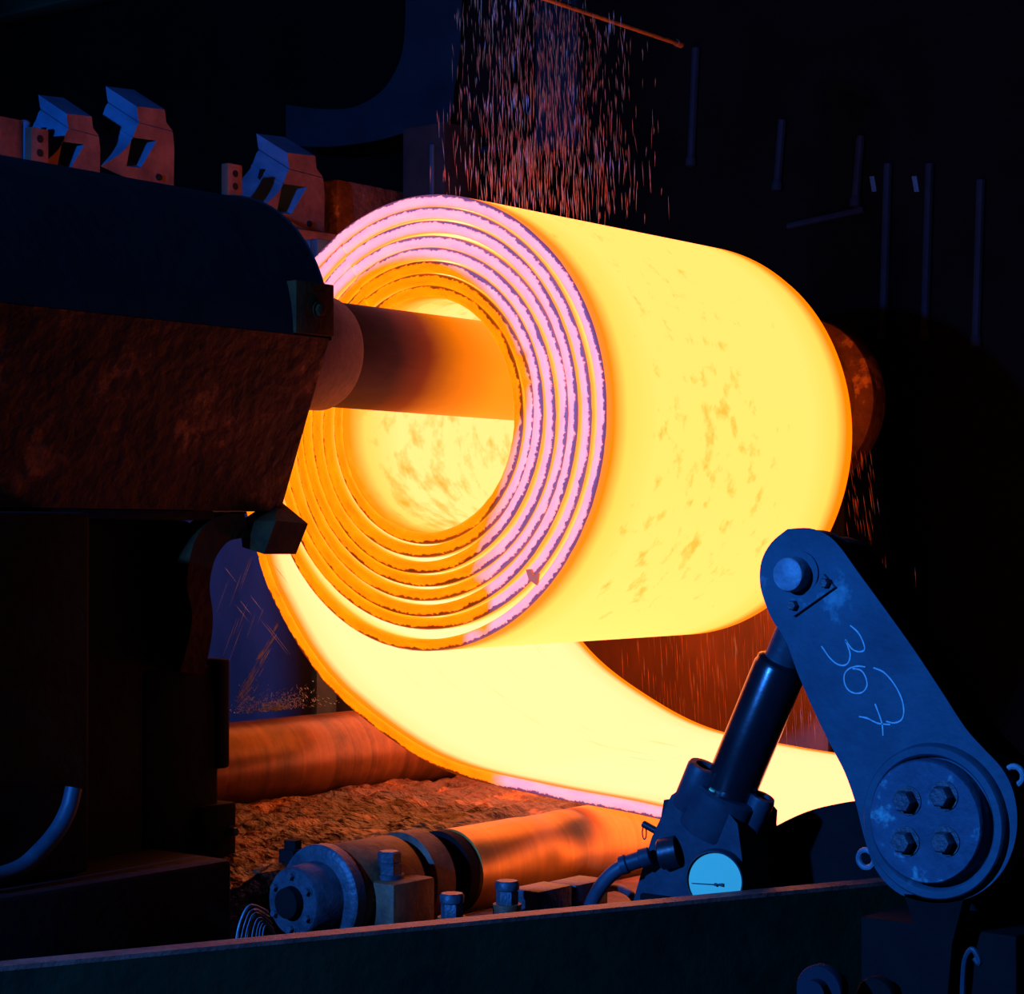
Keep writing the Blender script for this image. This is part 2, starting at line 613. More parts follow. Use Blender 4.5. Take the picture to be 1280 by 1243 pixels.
# most scale sits on the side turned to the right
M_hot_out = hot_sheet('hot_outer_face', (HOT_R, 0.86, 0.17), (HOT_R, 0.77, 0.11), (1.9, 0.27, 0.0), (2.6, 0.50, 0.03), [(0.60, 0.0), (0.70, 0.8)], (9, 9.0), 0.12, (arc + 2.25, 0.75, 0.85, 0.75))
TELE = [0.0, 0.004, -0.006, 0.006, 0.0, -0.008, 0.004, 0.012]
for k in range(TURNS):
    path = []
    n = 144
    for i in range(n + 1):
        ps = 360 * (k + i / n)
        a = math.radians(120 - ps)
        r = r_spiral(ps)
        path.append(Vector((CX + r * math.cos(a), 0, r * math.sin(a))))
    inner = M_hot_bore if k == TURNS - 1 else M_hot_gap
    outer = M_hot_out if k == 0 else M_hot_gap
    _, arc = ribbon('wrap', path, arc, [M_hot_edge, outer, inner], coil, TELE[k], k + 2)
# loose flake of scale bridging the gap at the lower right
bm = B()
p = at(666, 722, Y=-0.012)
prism(bm, [p + Vector((-.035, 0, .03)), p + Vector((-.012, 0, .032)), p + Vector((0.0, 0, .008)), p + Vector((.026, 0, .016)),
           p + Vector((.022, 0, -.012)), p + Vector((.016, 0, -.03)), p + Vector((-.004, 0, -.018)), p + Vector((-.02, 0, -.012))], (0, .012, 0))
tag(link('scale_flake', bm, M_flake, coil), 'reddish flake of scale wedged in the outer gap')

# ------------------------------------------------------------------ mandrel through the bore
MZ, MX = 0.235, -0.055
md = thing('mandrel', 'round steel mandrel shaft carrying the hot coil', 'mandrel', (MX, -0.6, MZ - 0.2))
bm = B(); lathe(bm, (MX, -0.62, MZ), (0, 1, 0), [(0, .2), (.01, .205), (3.6, .205), (3.61, .2)], 56)
link('shaft', bm, M_mandrel, md)
bm = B(); lathe(bm, (MX, -1.15, MZ), (0, 1, 0), [(0, .19), (0.22, .19), (0.225, .216), (.235, .222), (.54, .222), (.555, .214), (.556, .2)], 56)
link('collar', bm, M_collar, md)

# ------------------------------------------------------------------ mandrel housing
HY = -1.18
hs = thing('mandrel_housing', 'black round topped housing holding the mandrel at the left', 'machine housing', (0, -2.2, -0.4))
bm = B()
R = 0.545
prof = []
for i in range(33):
    a = math.pi * i / 32
    prof.append((R * math.cos(a) - 0.01, MZ - 0.02 + R * math.sin(a)))
prism(bm, [(x, HY, z) for x, z in prof], (0, -2.6, 0), bev=0.008)
link('cover', bm, M_soot, hs)
bm = B()
low = [(.535, MZ - .022), (.30, -.385), (-.5, -.385), (-.545, MZ - .022)]
prism(bm, [(x, HY - 0.002, z) for x, z in low], (0, -2.55, 0))
link('lower_block', bm, M_rust_dark, hs)
# small keeper plate on the end of the cover
bm = B(); box(bm, (.47, -1.36, MZ - .015), (.548, -1.172, MZ + .165), .004)
kp = link('keeper_plate', bm, M_shaded, hs)
bm = B(); hexbolt(bm, (.548, -1.25, MZ + .07), (1, 0, 0), .022, .02)
link('bolt', bm, M_shaded, kp)
# lug under the block
bm = B()
for X_, pp in ((.38, [(345, 651), (385, 655), (370, 693), (330, 693)]), (.24, [(300, 652), (345, 622), (378, 650), (362, 690), (303, 684)])):
    for x, y in pp:
        bm.verts.new(at(x, y, X=X_))
bmesh.ops.convex_hull(bm, input=bm.verts)
link('lug', bm, M_shaded, hs, 15)
bm = B(); box(bm, (.05, -2.2, -.419), (.30, -1.5, -.387), .006)
link('seat_plate', bm, M_soot, hs)

# ------------------------------------------------------------------ pedestal under the housing
pd = thing('machine_pedestal', 'black machine pedestal below the mandrel housing', 'pedestal', (-.3, -2.2, -3.3))
bm = B(); box(bm, (-.75, -3.7, -3.3), (.215, -1.52, -.42), .02)
link('body', bm, M_soot, pd)
bm = B(); box(bm, (.22, -3.7, -1.515), (.49, -2.2, -.40), .02)  # added block that keeps the floodlight off the lug and curved arm
link('shadow_block', bm, M_soot, pd)
bm = B(); box(bm, (-.05, -1.75, -3.3), (.22, -1.40, -.92), .015)
link('guide_column', bm, M_soot, pd)
bm = B(); box(bm, (.0, -1.42, -1.28), (.235, -1.36, -.90), .012)
link('guide_shoe', bm, M_soot, pd)
bm = B(); box(bm, (.0, -1.50, -3.3), (.24, -1.335, -1.40), .01)
link('side_plate', bm, M_soot, pd)
bm = B(); box(bm, (.216, -3.7, -3.3), (.60, -1.70, -1.52), .02)
link('base_block', bm, M_soot, pd)
# curved arm between lug and column
X0 = .30
outer = [at(x, y, X=X0) for x, y in [(305, 640), (272, 646), (250, 665), (238, 695), (234, 735), (240, 765), (236, 800), (225, 840)]]
inner = [at(x, y, X=X0) for x, y in [(255, 845), (264, 800), (266, 768), (262, 735), (266, 708), (274, 690), (288, 676), (312, 672)]]
op = smooth_path(outer, 5); ip = smooth_path(inner, 5)
bm = B(); prism(bm, op + ip, (-.09, 0, 0))
link('curved_arm', bm, M_shaded, pd, 30)
# pipe running down the pedestal face
bm = B(); tube(bm, smooth_path([at(x, y, X=.545) for x, y in [(92, 985), (86, 1010), (72, 1038), (50, 1064), (24, 1086), (-20, 1100)]], 5), .026, 12)
tag(link('conduit', bm, M_cylbody, pd), 'dim blue bent pipe')
bm = B(); box(bm, (.225, -1.40, -1.72), (.26, -1.345, -1.60), .008)
link('clamp', bm, M_bolt, pd)
bm = B(); hexbolt(bm, (.235, -1.36, -1.5), (1, 0, 0), .016, .03)
link('bolt', bm, M_bolt, pd)

# ------------------------------------------------------------------ front table roller and its bearing
RX, RZ, DY = 0.70, -1.674, 0.33
rr = thing('table_roller', 'orange lit table roller under the strip in front', 'roller', (RX, 0, -1.85))
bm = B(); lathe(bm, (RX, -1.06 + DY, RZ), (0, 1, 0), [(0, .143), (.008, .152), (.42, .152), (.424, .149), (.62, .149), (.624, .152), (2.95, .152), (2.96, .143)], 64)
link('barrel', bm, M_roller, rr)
bm = B(); lathe(bm, (RX, -1.22 + DY, RZ), (0, 1, 0), [(0, .12), (.165, .12)], 40)
link('neck', bm, M_soot, rr)
bm = B(); lathe(bm, (RX, -1.13 + DY, RZ), (0, 1, 0), [(0, .14), (.01, .152), (.055, .152), (.06, .145)], 48)
link('end_ring', bm, M_soot, rr)

bb = thing('roller_bearing', 'rusty bearing with flanged end cap at the near end of the front roller', 'bearing', (RX, -1.6, -1.9))
bm = B(); lathe(bm, (RX, -1.69 + DY, RZ), (0, 1, 0), [(0, .155), (.02, .166), (.31, .166), (.33, .15)], 48)
body = link('housing', bm, M_rust_mid, bb)
bm = B(); lathe(bm, (RX, -1.33 + DY, RZ), (0, 1, 0), [(0, .155), (.008, .170), (.105, .170), (.112, .155)], 48)
link('seal_ring', bm, M_rust_mid, bb)
bm = B(); lathe(bm, (RX, -1.40 + DY, RZ), (0, 1, 0), [(0, .14), (.004, .15), (.06, .15), (.062, .14)], 48)
link('seal_groove', bm, M_soot, bb)
bm = B(); lathe(bm, (RX, -1.74 + DY, RZ), (0, 1, 0), [(0, .13), (.002, .165), (.01, .174), (.05, .174), (.06, .165), (.065, .15)], 48)
link('flange', bm, M_bolt, bb)
bm = B(); lathe(bm, (RX, -1.86 + DY, RZ), (0, 1, 0), [(0, .07), (.004, .108), (.012, .115), (.14, .122)], 40)
cap = link('end_cap', bm, M_bolt, bb)
bm = B(); lathe(bm, (RX, -1.895 + DY, RZ), (0, 1, 0), [(0, .03), (.006, .05), (.04, .055)], 24)
link('shaft_end', bm, M_soot, cap)
b0 = None
for i in range(6):
    a = math.pi / 6 + i * math.pi / 3
    if b0 is None:
        bm2 = B(); hexbolt(bm2, (0, 0, 0), (0, -1, 0), .012, .02)
        b0 = link('cap_bolt', bm2, M_bolt, cap); b0.location = (RX + .086 * math.cos(a), -1.856 + DY, RZ + .086 * math.sin(a)); b0.matrix_parent_inverse = Matrix()
        b0.parent = cap; b0.matrix_parent_inverse = Matrix()
    else:
        share(b0, 'cap_bolt', (RX + .086 * math.cos(a), -1.856 + DY, RZ + .086 * math.sin(a)), cap).matrix_parent_inverse = Matrix()
# bolted lug on the bearing's side
bm = B(); box(bm, (RX + .06, -1.64 + DY, RZ - .2), (RX + .25, -1.43 + DY, RZ + .055), .01)
lug = link('bolt_lug', bm, M_rust_mid, bb)
bm = B(); c = Vector((RX + .15, -1.55 + DY, RZ + .055))
lathe(bm, c, (0, 0, 1), [(0, .05), (.015, .05)], 20); lathe(bm, c + Vector((0, 0, .015)), (0, 0, 1), [(0, .042), (.035, .042), (.04, .036)], 6)
lathe(bm, c + Vector((0, 0, .055)), (0, 0, 1), [(0, .04), (.03, .04), (.036, .034)], 6)
link('stud_nuts', bm, M_bolt, lug)
# stub post behind the bearing
bm = B(); c = at(366, 1072, X=.47)
box(bm, (c.x - .035, c.y - .035, -2.2), (c.x + .035, c.y + .035, c.z + .03), .006)
cyl(bm, (c.x, c.y, c.z + .03), (c.x, c.y, c.z + .06), .03, 6)
tag(link('stub_post', bm, M_soot), 'short black stud post standing behind the roller bearing', 'post')

# hold-down bolts and blocks in front of the roller
base = thing('bearing_base', 'rusty base casting along the front of the roller', 'machine base', (RX + .6, -1, -1.98))
bm = B(); box(bm, (RX + .20, -1.85, -1.98), (RX + 1.05, 0.3, -1.775), .02)
link('plate', bm, M_rust_mid, base)
bm = B(); lathe(bm, (RX + .72, -1.3, -1.80), (0, 1, 0), [(0, .07), (.02, .09), (.9, .09), (.92, .07)], 24)
link('pipe_run', bm, M_rust_mid, base)


def holdbolt(px, py, X, label, r=.035):
    c = at(px, py, X=X)
    t = thing('hold_down_bolt', label, 'bolt', (c.x, c.y, c.z - .12), 'hold down bolts')
    bm = B(); lathe(bm, c - Vector((0, 0, .12)), (0, 0, 1), [(0, r * 1.3), (.10, r * 1.3)], 16)
    link('washer_stack', bm, M_rust_mid, t)
    bm = B(); lathe(bm, c - Vector((0, 0, .02)), (0, 0, 1), [(0, r), (.038, r), (.044, r * .85)], 6)
    link('nut', bm, M_bolt, t)
    bm = B(); lathe(bm, c + Vector((0, 0, .024)), (0, 0, 1), [(0, r * 1.08), (.02, r * 1.12), (.028, r * .95)], 12)
    link('head', bm, M_bolt, t)


holdbolt(565, 1138, 1.38, 'bolt nearest the bearing lug above the beam edge')
holdbolt(634, 1122, 1.45, 'large bolt in the middle of the roller base')
for i, (px, py, lab) in enumerate([(676, 1113, 'flat pale block beside the middle bolt of the roller base'),
                                   (722, 1105, 'flat pale block nearer the hydraulic hose')]):
    c = at(px, py, X=1.42)
    bm = B(); box(bm, c + Vector((-.06, -.09, -.09)), c + Vector((.06, .09, .012)), .008)
    tag(link('spacer_block', bm, M_bolt), lab, 'block', 'spacer blocks')

# wire bundle at the far left of the bearing
wb = thing('wire_bundle', 'frayed blue wire bundle left of the roller bearing', 'wires', at(318, 1175, X=.82))
for i in range(13):
    f = i / 12.0
    X_ = .86 - .05 * f
    j = RND.uniform(-2.5, 2.5)
    p0 = at(294 + 34 * f, 1186, X=X_)
    p1 = at(300 + 30 * f + j, 1156 + 8 * f, X=X_)
    p2 = at(312 + 22 * f, 1133 + 26 * f + j, X=X_)
    p3 = at(334 + 12 * f, 1140 + 36 * f + j, X=X_)
    bm = B(); tube(bm, smooth_path([p0, p1, p2, p3], 6), .0034, 6)
    link('wire', bm, M_pin, wb)

# ------------------------------------------------------------------ rear roller, deck, splash plates
r2c = at(400, 945, X=-.72)
r2 = thing('table_roller', 'dark red wet roller behind the strip loop at lower left', 'roller', (-.72, 1, r2c.z - .2))
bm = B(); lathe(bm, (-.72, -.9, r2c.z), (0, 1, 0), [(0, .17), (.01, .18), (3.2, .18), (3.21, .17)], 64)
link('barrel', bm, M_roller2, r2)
bm = B(); lathe(bm, (-.72, -1.1, r2c.z), (0, 1, 0), [(0, .10), (.22, .10)], 24)
link('neck', bm, M_soot, r2)

bm = B()
nx, ny = 90, 150
gx = [.24 - .78 * (1 - i / 50) if i <= 50 else (.24 + .29 * (i - 50) / 40) for i in range(nx + 1)]
gy = [-1.68 + 3.95 * j / ny for j in range(ny + 1)]
grid = []
for x in gx:
    row = []
    for y in gy:
        h = 0.030 * noise.fractal(Vector((x * 3.2, y * 1.6, 1)), 1.0, 2.0, 5) + 0.022 * noise.noise(Vector((x * 14, y * 8, 4))) + 0.014 * noise.noise(Vector((x * 34, y * 22, 9)))
        slope = -0.10 * max(0, -1.0 - y) - 0.05 * max(x, 0)
        row.append(bm.verts.new((x, y, -1.545 + h + slope)))
    grid.append(row)
for i in range(nx):
    for j in range(ny):
        bm.faces.new((grid[i][j], grid[i + 1][j], grid[i + 1][j + 1], grid[i][j + 1]))
# skirt so that the crust has depth
bot = {}
def low_v(v):
    if v not in bot:
        bot[v] = bm.verts.new((v.co.x, v.co.y, -2.0))
    return bot[v]
edge_loop = [grid[i][0] for i in range(nx + 1)] + [grid[nx][j] for j in range(1, ny + 1)] + [grid[i][ny] for i in range(nx - 1, -1, -1)] + [grid[0][j] for j in range(ny - 1, 0, -1)]
for a, b in zip(edge_loop, edge_loop[1:] + edge_loop[:1]):
    bm.faces.new((a, b, low_v(b), low_v(a)))
tag(link('scale_deck', bm, M_deck), 'lumpy rust covered deck between the two rollers', 'deck')
bm = B(); box(bm, (-.62, -1.33, -3.3), (.84, 2.3, -2.0)); box(bm, (.89, -1.9, -3.3), (1.75, 2.4, -1.98))
tag(link('roller_bed', bm, M_soot), 'dark bed of the roller table below the deck', 'machine base')

bm = B(); box(bm, (-1.5, 2.55, -3.3), (at(1035, 850, Y=2.55).x, 2.6, -.55), .01)
tag(link('splash_plate', bm, M_splash), 'rust red plate seen under the far end of the coil', 'plate')
bm = B(); box(bm, (-3.2, 1.05, -3.3), (-1.42, 1.1, -.35), .01)
tag(link('screen_plate', bm, M_screen), 'dull blue steel screen behind the strip loop at left', 'plate')

# ------------------------------------------------------------------ far mandrel support
fs = thing('far_support', 'dim red round support behind the far end of the coil', 'machine housing', (MX, 2.9, -.6))
bm = B(); lathe(bm, (MX, 3.0, MZ), (0, 1, 0), [(0.03, .32), (.0, .33), (-.01, .40), (0, .435), (.01, .44), (.12, .44)], 64)
link('drum', bm, M_rust_dark, fs)
bm = B(); box(bm, (MX - .4, 3.12, -3.3), (MX + .2, 3.6, MZ + .2), .02)
link('post', bm, M_soot, fs)

# ------------------------------------------------------------------ foreground guard beam
BZ = -1.54
pA, pB = at(-60, 1214.6, Z=BZ), at(1135, 1099.6, Z=BZ)
dirb = (pB - pA).normalized()
nb = Vector((dirb.y, -dirb.x, 0))
gb = thing('guard_beam', 'long dark guard beam crossing the foreground', 'beam', (pA + pB) / 2 - Vector((0, 0, .7)))
bm = B(); prism(bm, [pA - Vector((0, 0, .012)), pB - Vector((0, 0, .012)), pB - Vector((0, 0, .75)), pA - Vector((0, 0, .75))], -nb * .05)
link('web', bm, M_beam, gb)
bm = B(); prism(bm, [pA, pB, pB - Vector((0, 0, .014)), pA - Vector((0, 0, .014))], -nb * .07)
link('top_edge', bm, M_beamlip, gb)

# ------------------------------------------------------------------ lever arm at the right
AY = -1.0
arm = thing('lever_arm', 'blue lit lever arm with chalk number standing at the right', 'lever arm', at(1172, 1110, Y=AY))
left = [(985, 664), (966, 680), (954, 702), (952, 728), (958, 752), (968, 775), (984, 800), (998, 838), (1018, 885), (1040, 930), (1058, 965), (1072, 1005), (1082, 1045), (1096, 1085), (1120, 1112)]
right = [(1150, 1124), (1185, 1126), (1220, 1116), (1248, 1092), (1264, 1060), (1269, 1025), (1264, 990), (1250, 962), (1228, 938), (1205, 912), (1175, 866), (1140, 813), (1105, 764), (1070, 716), (1050, 688), (1034, 672), (1012, 663)]
op = [at(x, y, Y=AY) for x, y in left + right]
op = smooth_path(op + op[:1], 4)[:-1]
bm = B(); prism(bm, op, (0, .085, 0), bev=.006)
plate = link('arm_plate', bm, M_arm, arm, 30)


def disc_at(px, py, rpx, Y):
    c = at(px, py, Y=Y)
    r = rpx * (c - CAM).dot(CF) / FPX
    return c, r


c, r = disc_at(1170, 1027, 98, AY)
bm = B(); lathe(bm, c + Vector((0, .0, 0)), (0, -1, 0), [(0, r), (.022, r * .985), (.03, r * .96), (.03, r * .87), (.022, r * .84), (.001, r * .83)], 64, caps=False)
link('hub_ring', bm, M_arm, arm)
c, r = disc_at(1167, 1025, 77, AY)
bm = B(); lathe(bm, c, (0, -1, 0), [(0, r), (.05, r), (.058, r * .97)], 56)
hub = link('hub_disc', bm, M_hub, arm)
for px, py in ((1135, 1001), (1181, 995), (1133, 1052), (1183, 1052)):
    cc, rb = disc_at(px, py, 14, AY - .056)
    bm = B(); lathe(bm, cc, (0, -1, 0), [(0, rb * 1.35), (.006, rb * 1.35)], 20); lathe(bm, cc + Vector((0, -.005, 0)), (0, -1, 0), [(0, rb), (.03, rb), (.036, rb * .85)], 6)
    link('hub_bolt', bm, M_bolt, hub)
# pivot pin with washer, keeper plate with two bolts
c, r = disc_at(1000, 716, 27, AY)
bm = B(); lathe(bm, c, (0, -1, 0), [(0, r), (.006, r)], 36)
link('pin_washer', bm, M_arm, arm)
c, r = disc_at(996, 718, 22, AY)
bm = B(); lathe(bm, c, (0, -1, 0), [(0, r), (.045, r), (.055, r * .93), (.058, r * .8)], 36)
link('pivot_pin', bm, M_pin, arm)
kp = [at(x, y, Y=AY) for x, y in [(1032, 718), (1046, 734), (994, 771), (986, 757), (1004, 746), (1019, 735)]]
bm = B(); prism(bm, kp, (0, -.014, 0), bev=.003)
keep = link('keeper_plate', bm, M_arm, arm, 30)
for px, py in ((1033, 729), (993, 757)):
    cc, rb = disc_at(px, py, 6.5, AY - .013)
    bm = B(); lathe(bm, cc, (0, -1, 0), [(0, rb), (.016, rb), (.02, rb * .8)], 6)
    link('bolt', bm, M_bolt, keep)
# rear plate and boss seen behind the head
c, r = disc_at(1030, 712, 40, AY + .32)
bm = B(); lathe(bm, c, (0, -1, 0), [(0, r), (.16, r)], 32)
link('rear_boss', bm, M_arm, arm)
bm = B(); prism(bm, [p + Vector((-.05, .25, -.02)) for p in op], (0, .07, 0))
link('rear_plate', bm, M_soot, arm, 30)
# lifting eyes
for px, py, sx in ((1268, 970, 1), (1083, 1074, -1)):
    c = at(px, py, Y=AY + .04)
    bm = B()
    ring = [c + Vector((math.cos(a) * .026, 0, math.sin(a) * .026)) for a in [2 * math.pi * i / 20 for i in range(21)]]
    tube(bm, ring, .009, 8)
    cyl(bm, c + Vector((-sx * .025, 0, 0)), c + Vector((-sx * .07, 0, -.005)), .009, 8)
    link('lifting_eye', bm, M_pin, arm)
# chalk figures, written across the plate
strokes = [
    [(1063, 782), (1072, 790), (1078, 800), (1081, 812), (1074, 815), (1066, 812), (1061, 806), (1057, 800), (1060, 808), (1063, 818), (1061, 828), (1055, 832), (1046, 830), (1037, 822), (1030, 812), (1027, 808)],
    [(1082, 834), (1072, 833), (1062, 836), (1056, 843), (1056, 854), (1061, 863), (1070, 867), (1079, 865), (1084, 857), (1082, 846), (1076, 838), (1066, 836)],
    [(1092, 835), (1104, 840), (1114, 850), (1122, 862), (1128, 876), (1130, 890), (1127, 900), (1118, 904), (1108, 902)],
    [(1074, 896), (1084, 898), (1092, 902), (1100, 905), (1113, 906)],
    [(1094, 880), (1099, 893), (1103, 906), (1104, 920)]]
for s in strokes:
    pts = smooth_path([at(x, y, Y=AY) for x, y in s], 4)
    bm = B()
    prev = None
    for i, p in enumerate(pts):
        t = (pts[min(i + 1, len(pts) - 1)] - pts[max(i - 1, 0)]).normalized()
        n = Vector((-t.z, 0, t.x)) * (.0021 + .0009 * noise.noise(Vector((i * .4, len(pts), 0))))
        quad = [bm.verts.new(p + n), bm.verts.new(p - n), bm.verts.new(p + n + Vector((0, -.0015, 0))), bm.verts.new(p - n + Vector((0, -.0015, 0)))]
        if prev:
            bm.faces.new((prev[2], prev[3], quad[3], quad[2]))
            bm.faces.new((prev[0], prev[2], quad[2], quad[0]))
            bm.faces.new((prev[1], prev[3], quad[3], quad[1]))
        prev = quad
    tag(link('chalk_stroke', bm, M_chalk, arm, 0), 'pale chalk stroke')

# ------------------------------------------------------------------ hydraulic cylinder with gauge
CY = -.82
hc = thing('hydraulic_cylinder', 'dark hydraulic cylinder leaning against the lever arm', 'hydraulic cylinder', at(872, 1120, Y=CY))
p0, p1 = at(905, 1005, Y=CY), at(1000, 775, Y=CY)
ax = (p1 - p0).normalized()
side = Vector((ax.z, 0, -ax.x))
rodr = 31 * (p0 - CAM).dot(CF) / FPX * 1.06
bm = B(); L = (at(976, 833, Y=CY) - p0).length
lathe(bm, p0, ax, [(0, rodr), (L - .01, rodr), (L, rodr * .95), (L + .012, rodr * .95), (L + .02, rodr * .8)], 40)
link('barrel', bm, M_rod, hc)
bm = B(); lathe(bm, p0 + ax * (L + .01), ax, [(0, rodr * .72), ((p1 - p0).length - L, rodr * .72)], 32)
link('rod_eye', bm, M_cylbody, hc)
# gland: three clamp lugs round the barrel foot
bm = B(); g0 = p0 - ax * .10
lathe(bm, g0, ax, [(0, rodr * 1.35), (.01, rodr * 1.42), (.14, rodr * 1.42), (.15, rodr * 1.3)], 40)
link('gland', bm, M_cylbody, hc)
for dx, dl, rr_, mat in ((-.085, .03, .052, M_cylbody), (.105, .02, .040, M_cylbody), (.02, .0, .03, M_blackmetal)):
    q = p0 + side * dx + ax * (dl - .09) + Vector((0, -.05 if dx < .1 else .02, 0))
    bm = B(); lathe(bm, q, ax, [(0, rr_), (.005, rr_ * 1.08), (.145, rr_ * 1.08), (.155, rr_), (.156, rr_ * .62), (.125, rr_ * .6)], 28)
    link('tie_lug', bm, mat, hc)
# small brass ring fittings at the foot of the barrel
q = p0 + side * -.012 + ax * .035 + Vector((0, -.083, 0))
bm = B(); lathe(bm, q - ax * .02, ax, [(0, .012), (.016, .012), (.017, .007), (.022, .007), (.023, .012), (.04, .012)], 14)
tag(link('bleed_nipple', bm, M_dial, hc), 'bright blue bleed nipple')
# body block
bp = [at(x, y, Y=CY - .09) for x, y in [(842, 998), (862, 985), (902, 1012), (918, 1032), (930, 1125), (796, 1126), (806, 1090), (818, 1050)]]
bm = B(); prism(bm, bp, (0, .17, 0), bev=.012)
link('body', bm, M_cylbody, hc, 30)
bp = [at(x, y, Y=CY - .02) for x, y in [(832, 1003), (846, 1001), (850, 1030), (826, 1040)]]
bm = B(); prism(bm, bp, (0, .1, 0), bev=.008)
link('side_cap', bm, M_blackmetal, hc, 30)
bp = [at(x, y, Y=CY + .03) for x, y in [(918, 1005), (935, 1003), (947, 1018), (946, 1035), (948, 1048), (938, 1050), (940, 1120), (905, 1120)]]
bm = B(); prism(bm, bp, (0, .12, 0), bev=.008)
link('rear_clamp', bm, M_soot, hc, 30)
# port boss with hose nipple
pb = at(838, 1066, Y=CY - .1)
pn = at(808, 1072, Y=CY - .13)
bm = B(); lathe(bm, pb + (pb - pn) * .3, pn - pb, [(0, .05), (.055, .05), (.06, .045)], 24)
link('port_boss', bm, M_blackmetal, hc)
# little valve on the left
v0, v1 = at(822, 1040, Y=CY - .02), at(804, 1030, Y=CY - .02)
bm = B(); cyl(bm, v0, v1, .012, 12, .002)
val = link('valve_stem', bm, M_blackmetal, hc)
ring = [v1 + Vector((.008 + math.cos(a) * .008, -.005, -.028 + math.sin(a) * .022)) for a in [2 * math.pi * i / 18 for i in range(19)]]
bm = B(); tube(bm, ring, .0022, 6)
link('pull_ring', bm, M_blackmetal, val)
# pressure gauge
c, r = disc_at(893, 1101, 38, CY - .15)
GN = (CAM - c); GN.z = 0; GN = (GN.normalized() * .55 + Vector((0, -1, 0)) * .45).normalized()
r *= 1.0
bm = B(); lathe(bm, c - GN * .05, GN, [(0, r * .9), (.01, r), (.05, r), (.056, r * .97), (.056, r * .93), (.048, r * .92)], 48, caps=False)
lathe(bm, c - GN * .05, GN, [(0, r * .9), (.001, r * .9)], 48)
gauge = link('pressure_gauge', bm, M_cylbody, hc)
bm = B(); lathe(bm, c - GN * .006, GN, [(0, r * .925), (.002, r * .925)], 48)
tag(link('dial', bm, M_dial, gauge), 'plain pale blue dial')
gd, gu, gv = frame(c, c + GN)
hx = Vector((0, 0, 1)).cross(GN).normalized()
bm = B()
nc = c + GN * .001 + hx * .004 - Vector((0, 0, .012))
for w0, x0, x1 in ((.0012, -.078, .004), (.003, 0, .014), (.0055, .010, .024)):
    a, b_ = nc + hx * x0, nc + hx * x1
    prism(bm, [a + Vector((0, 0, w0 * .6)), b_ + Vector((0, 0, w0)), b_ - Vector((0, 0, w0)), a - Vector((0, 0, w0 * .6))], GN * .002)
lathe(bm, nc, GN, [(0, .005), (.004, .005)], 14)
link('needle', bm, M_needle, gauge, 0)
bm = B(); cyl(bm, c - GN * .12, c - GN * .045, .02, 12)
link('stem', bm, M_blackmetal, gauge)
bm = B(); box(bm, at(872, 1118, Y=CY) + Vector((-.16, -.1, -.4)), at(872, 1118, Y=CY) + Vector((.14, .12, 0.0)), .01)
link('foot', bm, M_soot, hc)

hose = thing('hydraulic_hose', 'thick dark hose curving from the cylinder down behind the beam', 'hose', at(735, 1140, Y=CY - .2))
hp = [at(790, 1078, Y=CY - .15), at(768, 1090, Y=CY - .17), at(750, 1110, Y=CY - .18), at(738, 1135, Y=CY - .18), at(734, 1165, Y=CY - .18)]
bm = B(); tube(bm, smooth_path(hp, 8), .0235, 16)
link('sleeve', bm, M_rubber, hose)
fd = (hp[0] - pn).normalized()
bm = B(); lathe(bm, pn - fd * .012, fd, [(0, .03), (.03, .033), (.034, .027), (.075, .027), (.08, .032), (.1, .03)], 16)
link('fitting', bm, M_cylbody, hose)
h2 = [at(755, 1112, Y=CY + .1), at(772, 1110, Y=CY + .05), at(790, 1120, Y=CY), at(800, 1140, Y=CY)]
bm = B(); tube(bm, smooth_path(h2, 6), .013, 10)
tag(link('thin_hose', bm, M_rubber), 'thin hose looping down beside the cylinder body', 'hose')

# ------------------------------------------------------------------ dark roller hood behind the arm
hp = [at(x, y, Y=-.55) for x, y in [(925, 1075), (948, 1050), (975, 1033), (1010, 1017), (1045, 1008), (1080, 1003), (1120, 1004), (1320, 1012), (1320, 1300), (925, 1300)]]
bm = B(); prism(bm, smooth_path(hp[:8], 5) + hp[8:], (0, .18, 0), bev=.006)
tag(link('roller_hood', bm, M_soot, None, 30), 'black arched hood between the cylinder and the lever arm', 'guard')

# ------------------------------------------------------------------ low things at the lower right
lf = thing('pipe_flange', 'round flange at the bottom edge right of centre', 'flange', at(1030, 1260, Y=-2.3))
c, r = disc_at(1030, 1238, 33, -2.3)
bm = B(); lathe(bm, c, (0, -1, 0), [(0, r), (.02, r), (.025, r * .95), (.025, r * .5), (.05, r * .48)], 32)
link('disc', bm, M_bgblue, lf)
bm = B(); cyl(bm, c, c + Vector((0, .05, 0)), r * .6, 20)
link('pipe', bm, M_soot, lf)
lf = thing('pipe_flange', 'second dimmer round flange right of the first at the bottom edge', 'flange', at(1090, 1262, Y=-2.2))
c, r = disc_at(1100, 1247, 27, -2.2)
bm = B(); lathe(bm, c, (0, -1, 0), [(0, r), (.02, r), (.025, r * .92)], 32)
link('disc', bm, M_soot, lf)
bm = B(); cyl(bm, c, c + Vector((0, .05, 0)), r * .6, 20)
link('pipe', bm, M_soot, lf)
bk = thing('bracket_stand', 'dark wedge stand under the lever arm', 'stand', at(1185, 1243, Y=-1.05))
bp = [at(x, y, Y=-1.0) for x, y in [(1130, 1118), (1205, 1122), (1190, 1180), (1180, 1300), (1150, 1300), (1150, 1180)]]
bm = B(); prism(bm, bp, (0, .06, 0))
link('wedge', bm, M_soot, bk, 30)
bm = B(); box(bm, at(1190, 1250, Y=-.9) + Vector((-.3, 0, -.9)), at(1190, 1160, Y=-.9) + Vector((.2, .3, 0)), .01)
link('block', bm, M_soot, bk)
